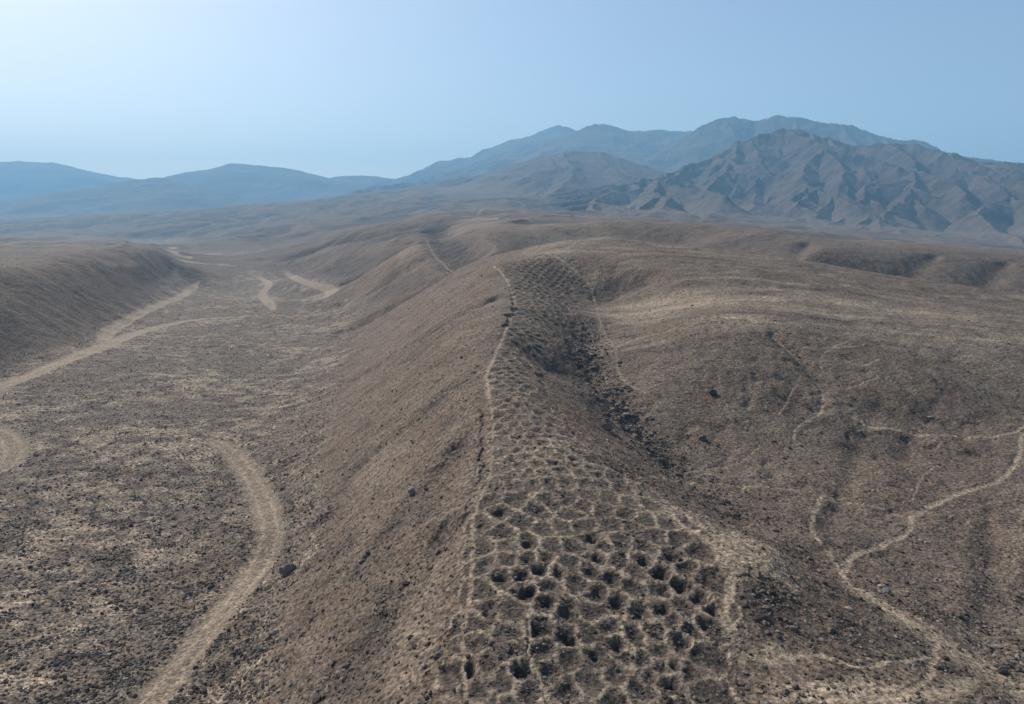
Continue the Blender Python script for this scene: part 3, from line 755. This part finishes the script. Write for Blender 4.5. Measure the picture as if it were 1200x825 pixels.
def range_mesh(name, crest_px, n, length, seed, slope=.75, res=(700, 300), yr=(.5, 1.5), foot=0., mat=None, sub=3, spread=.45, warp=60, rough=10, rsc=170, back=True, xpad=.12, down=(0, -1), extra=()):
    rnd = random.Random(seed)
    crest = []
    for u, v, D in crest_px:
        p, s = pq_ratio(u, v); crest.append((p * D, D, s * D))
    crest = np.array(crest, float)
    def ez(p0, ang, ln):
        x, y = p0[0] + math.cos(ang) * ln, p0[1] + math.sin(ang) * ln
        return float(zs_at(np.array([x]), np.array([max(y, 60.)]))[0]) - CAM_Z - 15
    S = [spurs(crest, rnd, n, length, 0, down, spread, sub, ez)]
    for (px2, n2, len2) in extra:
        c2 = np.array([(pq_ratio(u, v)[0] * D, D, pq_ratio(u, v)[1] * D) for u, v, D in px2], float)
        S.append(spurs(c2, rnd, n2, len2, 0, down, spread * 1.3, sub, ez))
    if back: S.append(spurs(crest, rnd, max(3, n // 3), length * .8, 0, (0, 1), spread, 1, ez))
    S = np.vstack(S)
    ymin, ymax = crest[:, 1].min() * yr[0], crest[:, 1].max() * yr[1]
    p = crest[:, 0] / crest[:, 1]
    pv = np.linspace(p.min() - xpad, p.max() + xpad, int(res[0] * QUAL)); yv = np.geomspace(ymin, ymax, int(res[1] * QUAL))
    Y = yv[:, None] * np.ones_like(pv)[None]; X = Y * pv[None]
    xw = X + warp * fbm(X / (warp * 6), Y / (warp * 6), 4, seed + 1) ; yw = Y + warp * fbm(X / (warp * 6), Y / (warp * 6), 4, seed + 9)
    H = np.full(X.shape, -1e4)
    sl_ = slope * (1 + .25 * fbm(X / 500, Y / 500, 2, seed + 3))
    for x0, y0, z0, x1, y1, z1 in S:
        dx, dy = x1 - x0, y1 - y0; L = dx * dx + dy * dy + 1e-6
        reach = (max(z0, z1) - foot + 120) / (slope * .75)
        j0, j1 = np.searchsorted(yv, [min(y0, y1) - reach, max(y0, y1) + reach])
        if j1 <= j0: continue
        ya, yb = yv[j0], yv[min(j1, len(yv) - 1)]
        xs = [(min(x0, x1) - reach) / ya, (min(x0, x1) - reach) / yb, (max(x0, x1) + reach) / ya, (max(x0, x1) + reach) / yb]
        i0, i1 = np.searchsorted(pv, [min(xs), max(xs)])
        if i1 <= i0: continue
        w = (slice(j0, j1), slice(i0, i1))
        x = xw[w] - x0; y = yw[w] - y0
        t = np.clip((x * dx + y * dy) / L, 0, 1)
        d = np.hypot(x - t * dx, y - t * dy)
        h = z0 + (z1 - z0) * t - sl_[w] * d * (1 - .18 * np.clip(d / 400, 0, 1))
        H[w] = np.maximum(H[w], h)
    G = zs_at(X.ravel(), Y.ravel()).reshape(X.shape) - CAM_Z
    H = np.where(H > G, G + (H - G) * sstep(ymin * 1.03, ymin * 1.38, Y), H) - 60 * (1 - sstep(ymin * 1.0, ymin * 1.15, Y))
    rel = sstep(0, 160, H - G)
    H = H + rough * .45 * (ridged(xw / (rsc * .42), yw / (rsc * .8), 4, seed + 15, gain=.55) - .5) * rel
    H = H + rough * (ridged(xw / rsc, yw / rsc, 4, seed + 5, gain=.45) - .5) * rel * .8 + rough * .25 * fbm(X / 45, Y / 45, 3, seed + 8) * rel
    H = np.where(H < G + 30, G + 30 - (G + 30 - H) * .45, H)          # debris aprons ease into the plain
    H = np.maximum(H, G - 12)
    nq, npp = H.shape
    ix = np.arange(nq * npp).reshape(nq, npp)
    qd = np.stack([ix[:-1, :-1], ix[:-1, 1:], ix[1:, 1:], ix[1:, :-1]], -1)
    U = H - G
    ok = np.maximum(np.maximum(U[:-1, :-1], U[1:, 1:]), np.maximum(U[:-1, 1:], U[1:, :-1])) > -8
    qd = qd[ok]
    uv, inv = np.unique(qd.ravel(), return_inverse=True)
    V = np.stack([X, Y, H + CAM_Z], -1).reshape(-1, 3)[uv]
    o = mesh_obj(name, V, inv.reshape(-1, 4), mat or M_MTN, True)
    fo = np.clip(1 - sstep(10, 90, U.reshape(-1)[uv]), 0, 1); vcol(o, 'foot', np.stack([fo, fo, fo, np.ones_like(fo)], -1))
    tag(o, kind='structure')
    return o

# right hand mountain, nearest
range_mesh('mountain', [(640,262,2600),(690,238,2700),(740,215,2850),(790,200,3050),(840,180,3150),(880,160,3200),(930,150,3200),(965,160,3150),(1010,168,3100),(1060,166,3050),(1100,176,3000),(1160,188,2950),(1210,192,2900),(1300,196,2900),(1420,205,2900)],
           27, 1500, 21, slope=.78, res=(1000, 520), yr=(.58, 1.25), foot=-25, sub=4, warp=14, rough=20, rsc=150)
# its higher summits behind
range_mesh('mountain', [(690,205,5000),(740,200,5100),(790,170,5200),(830,142,5300),(855,136,5300),(880,140,5300),(912,135,5200),(950,139,5100),(1000,147,5000),(1040,160,4900),(1080,165,4800),(1110,178,4700),(1150,184,4600),(1200,189,4500),(1320,196,4500)],
           19, 1700, 33, slope=.75, res=(800, 320), yr=(.6, 1.2), foot=60, sub=3, warp=22, rough=22, rsc=260)
# dark middle hills
range_mesh('mountain', [(380,246,4000),(450,233,4050),(500,222,4100),(545,210,4150),(590,196,3900),(640,182,3800),(700,176,3800),(735,190,3850),(775,210,3900)],
           9, 1500, 44, slope=.42, res=(600, 300), yr=(.5, 1.2), foot=110, sub=2, warp=25, rough=14, rsc=260, spread=.4,
           extra=[([(640,182,3800),(655,200,3300),(660,225,2800)], 6, 500), ([(700,176,3800),(725,205,3300),(730,235,2800)], 6, 450)])
# peaks behind them
range_mesh('mountain', [(470,225,6000),(510,207,6000),(560,195,6100),(600,182,6200),(650,162,6300),(680,150,6300),(706,145,6300),(735,153,6300),(770,152,6300),(800,153,6300),(850,150,6300),(900,160,6300)],
           12, 2200, 55, slope=.5, res=(600, 240), yr=(.6, 1.15), foot=120, sub=2, warp=40, rough=24, rsc=380)
range_mesh('mountain', [(480,222,7300),(530,200,7300),(570,186,7400),(600,170,7500),(630,155,7600),(655,147,7600),(680,156,7600),(720,175,7600)],
           8, 2300, 66, slope=.45, res=(420, 200), yr=(.7, 1.12), foot=120, sub=2, warp=50, rough=26, rsc=420, mat=M_FAR)
# far hills on the left
range_mesh('hill', [(-180,232,5600),(-60,236,5600),(0,238,5500),(45,228,5500),(60,225,5500),(95,226,5500),(120,217,5500),(150,211,5600),(190,208,5600),(208,212,5600),(230,219,5600),(260,226,5600),(310,236,5700),(360,245,5700)],
           12, 1300, 77, slope=.34, res=(520, 220), yr=(.65, 1.15), foot=60, sub=2, warp=30, rough=14, rsc=300, mat=M_FAR)
range_mesh('hill', [(200,222,7200),(225,208,7200),(250,197,7200),(275,191,7200),(300,194,7200),(345,198,7200),(375,208,7200),(400,206,7250),(430,206,7250),(470,210,7300),(520,214,7300),(600,222,7300)],
           10, 1500, 88, slope=.32, res=(480, 180), yr=(.7, 1.12), foot=60, sub=2, warp=40, rough=14, rsc=400, mat=M_FAR)
range_mesh('hill', [(-200,200,8100),(-60,192,8100),(0,189,8100),(50,190,8100),(80,194,8100),(105,202,8100),(130,206,8100),(155,209,8100),(200,218,8100),(260,230,8100)],
           9, 1700, 99, slope=.3, res=(420, 180), yr=(.7, 1.1), foot=60, sub=2, warp=40, rough=14, rsc=450, mat=M_FAR)

# ------------------------------------------------------------------ stones
def ico(sub, seed, sq=(1, .8, .62)):
    bm = bmesh.new(); bmesh.ops.create_icosphere(bm, subdivisions=sub, radius=1)
    r = random.Random(seed); 
    cutsn = [Vector((r.gauss(0, 1), r.gauss(0, 1), r.gauss(0, 1))).normalized() for _ in range(9)]
    for v in bm.verts:
        c = v.co.copy()
        for n in cutsn:                                  # planar facets, as broken stone has
            d = c.dot(n) - r.uniform(.58, .62)
            if d > 0: c -= n * d
        c *= 1 + r.uniform(-.05, .05)
        v.co = Vector((c.x * sq[0], c.y * sq[1], c.z * sq[2]))
    V = np.array([v.co[:] for v in bm.verts]); Fc = np.array([[v.index for v in f.verts] for f in bm.faces]); bm.free()
    return V, Fc
def cross_mask(x, y, A):
    q = np.log(y); p = x / y
    j = np.clip(np.searchsorted(QV, q), 0, NQ - 1); i = np.clip(np.searchsorted(PV, p), 0, NP - 1)
    return A[j, i]
rs = np.random.default_rng(21)
# candidate spots, about even over the picture
NC = 900000
qc = rs.uniform(math.log(40), math.log(520), NC); pc = rs.uniform(-.86, .86, NC)
Yc = np.exp(qc); Xc = pc * Yc
clus = fbm(Xc / 5, Yc / 5, 4, 200, gain=.6); clus2 = fbm(Xc / 18, Yc / 18, 3, 210)
fl_ = cross_mask(Xc, Yc, FLOOR); gu = cross_mask(Xc, Yc, GUL); rd = cross_mask(Xc, Yc, ROAD); pth = cross_mask(Xc, Yc, PATH); ce = cross_mask(Xc, Yc, cell); ri = cross_mask(Xc, Yc, np.clip(rim, 0, 1)); dk_ = cross_mask(Xc, Yc, dark); pl_ = cross_mask(Xc, Yc, pale)
foot_ = np.exp(-((cross_mask(Xc, Yc, BASE - lowz) - 2.5) / 3.5) ** 2) * (pc < 0)
dens = .05 + .10 * sstep(.1, .35, clus) + fl_ * (.16 + .95 * sstep(-.02, .35, clus + .35 * clus2)) + gu * (.2 + .7 * sstep(-.2, .3, clus)) + .25 * np.clip(dk_, 0, 1) * (clus > -.1) + .25 * foot_ * sstep(-.1, .3, clus) + .12 * sstep(.1, .35, clus)
dens *= (1 - np.clip(rd * 1.2, 0, 1)) * (1 - .9 * np.clip(pth, 0, 1)) * (1 - ri * .95) * (1 - .4 * np.clip(pl_, 0, 1))
# density falls where a stone would be under half a pixel
take = rs.random(NC) < dens * np.interp(Yc, [45, 90, 200, 350, 520], [.42, .38, .24, .12, .05])
Xs, Ys = Xc[take], Yc[take]
zone_f, zone_g = fl_[take], gu[take]
size = np.exp(rs.normal(math.log(.17), .42, len(Xs))) * (1 + 1.0 * zone_g + .15 * zone_f)
size = np.maximum(size, Ys * .0011) 
size = np.minimum(size, .55 + .45 * zone_g)
size = np.where(ce[take] > .3, np.minimum(size * .7, .3), size)
print('stones', len(Xs))
def rotz(a):
    c, s = np.cos(a), np.sin(a); M = np.zeros((len(a), 3, 3)); M[:, 0, 0] = c; M[:, 0, 1] = -s; M[:, 1, 0] = s; M[:, 1, 1] = c; M[:, 2, 2] = 1
    return M
def tones(n, r):
    t = r.random(n)
    base = np.where(t[:, None] < .42, np.array([.058, .047, .040]), np.where(t[:, None] < .84, np.array([.115, .094, .075]), np.array([.195, .168, .14])))
    return base * r.uniform(.75, 1.25, (n, 1))
T12 = [ico(1, 300 + k) for k in range(6)]
big_first = np.argsort(-size / Ys)
NB = 285
bigs, smalls = big_first[:NB], big_first[NB:]
Vl, Fl, Tl = [], [], []; off = 0
grp = np.arange(len(smalls)) % 6
for k in range(6):
    s_ = smalls[grp == k]; V0, F0 = T12[k]
    M = rotz(rs.uniform(0, 6.28, len(s_))); sc_ = size[s_][:, None] * rs.uniform(.75, 1.25, (len(s_), 3))
    V = np.einsum('nij,nkj->nki', M, V0[None] * sc_[:, None, :])
    V += np.stack([Xs[s_], Ys[s_], zs_at(Xs[s_], Ys[s_]) + size[s_] * .12], -1)[:, None, :]
    Vl.append(V.reshape(-1, 3)); Fl.append((F0[None] + (np.arange(len(s_)) * len(V0))[:, None, None]).reshape(-1, 3) + off)
    off += len(s_) * len(V0)
    Tl.append(np.repeat(tones(len(s_), rs), len(V0), axis=0))
o = mesh_obj('gravel', np.vstack(Vl), np.vstack(Fl), M_ROCK, False)
T = np.vstack(Tl); vcol(o, 'tone', np.c_[T, np.ones(len(T))])
tag(o, 'loose grey and brown stones scattered over the desert ground', kind='stuff')

BM = []
for k in range(10):
    V0, F0 = ico(3, 500 + k, (1, .82, .68))
    me_o = mesh_obj('boulder', V0, F0, M_ROCK, False)
    t = np.minimum(tones(1, rs)[0], .12)
    vcol(me_o, 'tone', np.tile(np.r_[t, 1], (len(V0), 1)))
    BM.append(me_o.data); bpy.data.objects.remove(me_o)
for n_, s_ in enumerate(bigs):
    x, y, s = Xs[s_], Ys[s_], size[s_]
    b = bpy.data.objects.new('stone', BM[n_ % 10]); C.objects.link(b)
    b.location = (x, y, ground_z(x, y) + s * .15)
    b.rotation_euler = (rs.uniform(-.3, .3), rs.uniform(-.3, .3), rs.uniform(0, 6.28)); b.scale = tuple(s * rs.uniform(.85, 1.2, 3))
    if zone_g[s_] > .4: l, g = 'dark broken rock lying in the gully between the band and the right hand hill', 'rocks in the gully right of the band'
    elif x > -8 and x / y > -.12 and inb[min(np.searchsorted(QV, math.log(y)), NQ - 1), min(np.searchsorted(PV, x / y), NP - 1)]: l, g = 'small loose stone among the pits of the band', 'stones among the pits'
    elif x > 0: l, g = 'small loose stone on the slopes right of the band', 'stones on the right hand slopes'
    elif zone_f[s_] > .5: l, g = 'small grey stone lying on the rubble of the valley floor beside the dirt track', 'stones on the valley floor'
    else: l, g = 'small loose stone on the long slope between the valley and the band', 'stones on the slope left of the band'
    tag(b, l, 'stone', g)
# rocks that can be singled out in the photograph
def boulder(u, v, s, label, k, tone=None, sq=(1, 1, 1), rz=0.):
    x, y = hit(u, v)
    V0, F0 = ico(4, 900 + k, (1, .8, .72))
    b = mesh_obj('boulder', V0 * np.array(sq) * s, F0, M_ROCK, False, (x, y, ground_z(x, y) + s * .3 * sq[2]))
    b.rotation_euler = (0, 0, rz)
    vcol(b, 'tone', np.tile(np.r_[tone or (.15, .125, .105), 1], (len(V0), 1)))
    tag(b, label, 'boulder')
boulder(338, 674, 1.55, 'big rounded brown boulder beside the outer bend of the winding dirt track', 0, (.17, .135, .105), (1, .9, .95), .4)
boulder(482, 577, .75, 'pale flat-topped rock on the slope left of the band, with a dark hollow beside it', 1, (.26, .23, .2))
boulder(322, 742, .45, 'whitish stone on the near foot of the slope right of the dirt track', 2, (.4, .36, .31))
boulder(836, 463, 1.1, 'dark round rock alone on the upper face of the right hand hill', 3, (.07, .06, .055))
boulder(824, 514, .9, 'grey round rock alone on the lower face of the right hand hill above the gully', 4, (.13, .12, .11))
boulder(146, 797, .5, 'pale grey boulder at the near left edge of the winding dirt track', 5, (.33, .3, .27))
boulder(712, 505, 1.3, 'large black rock in the middle of the gully right of the band', 6, (.06, .052, .048))

# ------------------------------------------------------------------ the dusty air
m = bpy.data.materials.new('dusty_air'); m.use_nodes = True
nt = m.node_tree; nt.nodes.clear()
out = nt.nodes.new('ShaderNodeOutputMaterial'); pv_ = nt.nodes.new('ShaderNodeVolumePrincipled')
pv_.inputs['Density'].default_value = HAZE_DENSITY
pv_.inputs['Color'].default_value = HAZE_COLOR
pv_.inputs['Anisotropy'].default_value = HAZE_G
nt.links.new(pv_.outputs[0], out.inputs['Volume'])
zlo = -20.0; zhi = 60 + 960.0
zlo = float(min(VERT[:, 2].min(), -5) - 6)
bx = np.array([(x, y, z) for x in (-21500, 21500) for y in (-300, 9400) for z in (zlo, zhi)], float)
fcs = np.array([(0, 1, 3, 2), (4, 6, 7, 5), (0, 4, 5, 1), (2, 3, 7, 6), (0, 2, 6, 4), (1, 5, 7, 3)])
hz = mesh_obj('haze', bx, fcs, m, False)
tag(hz, 'pale blue dusty air fading the far mountains', kind='stuff')
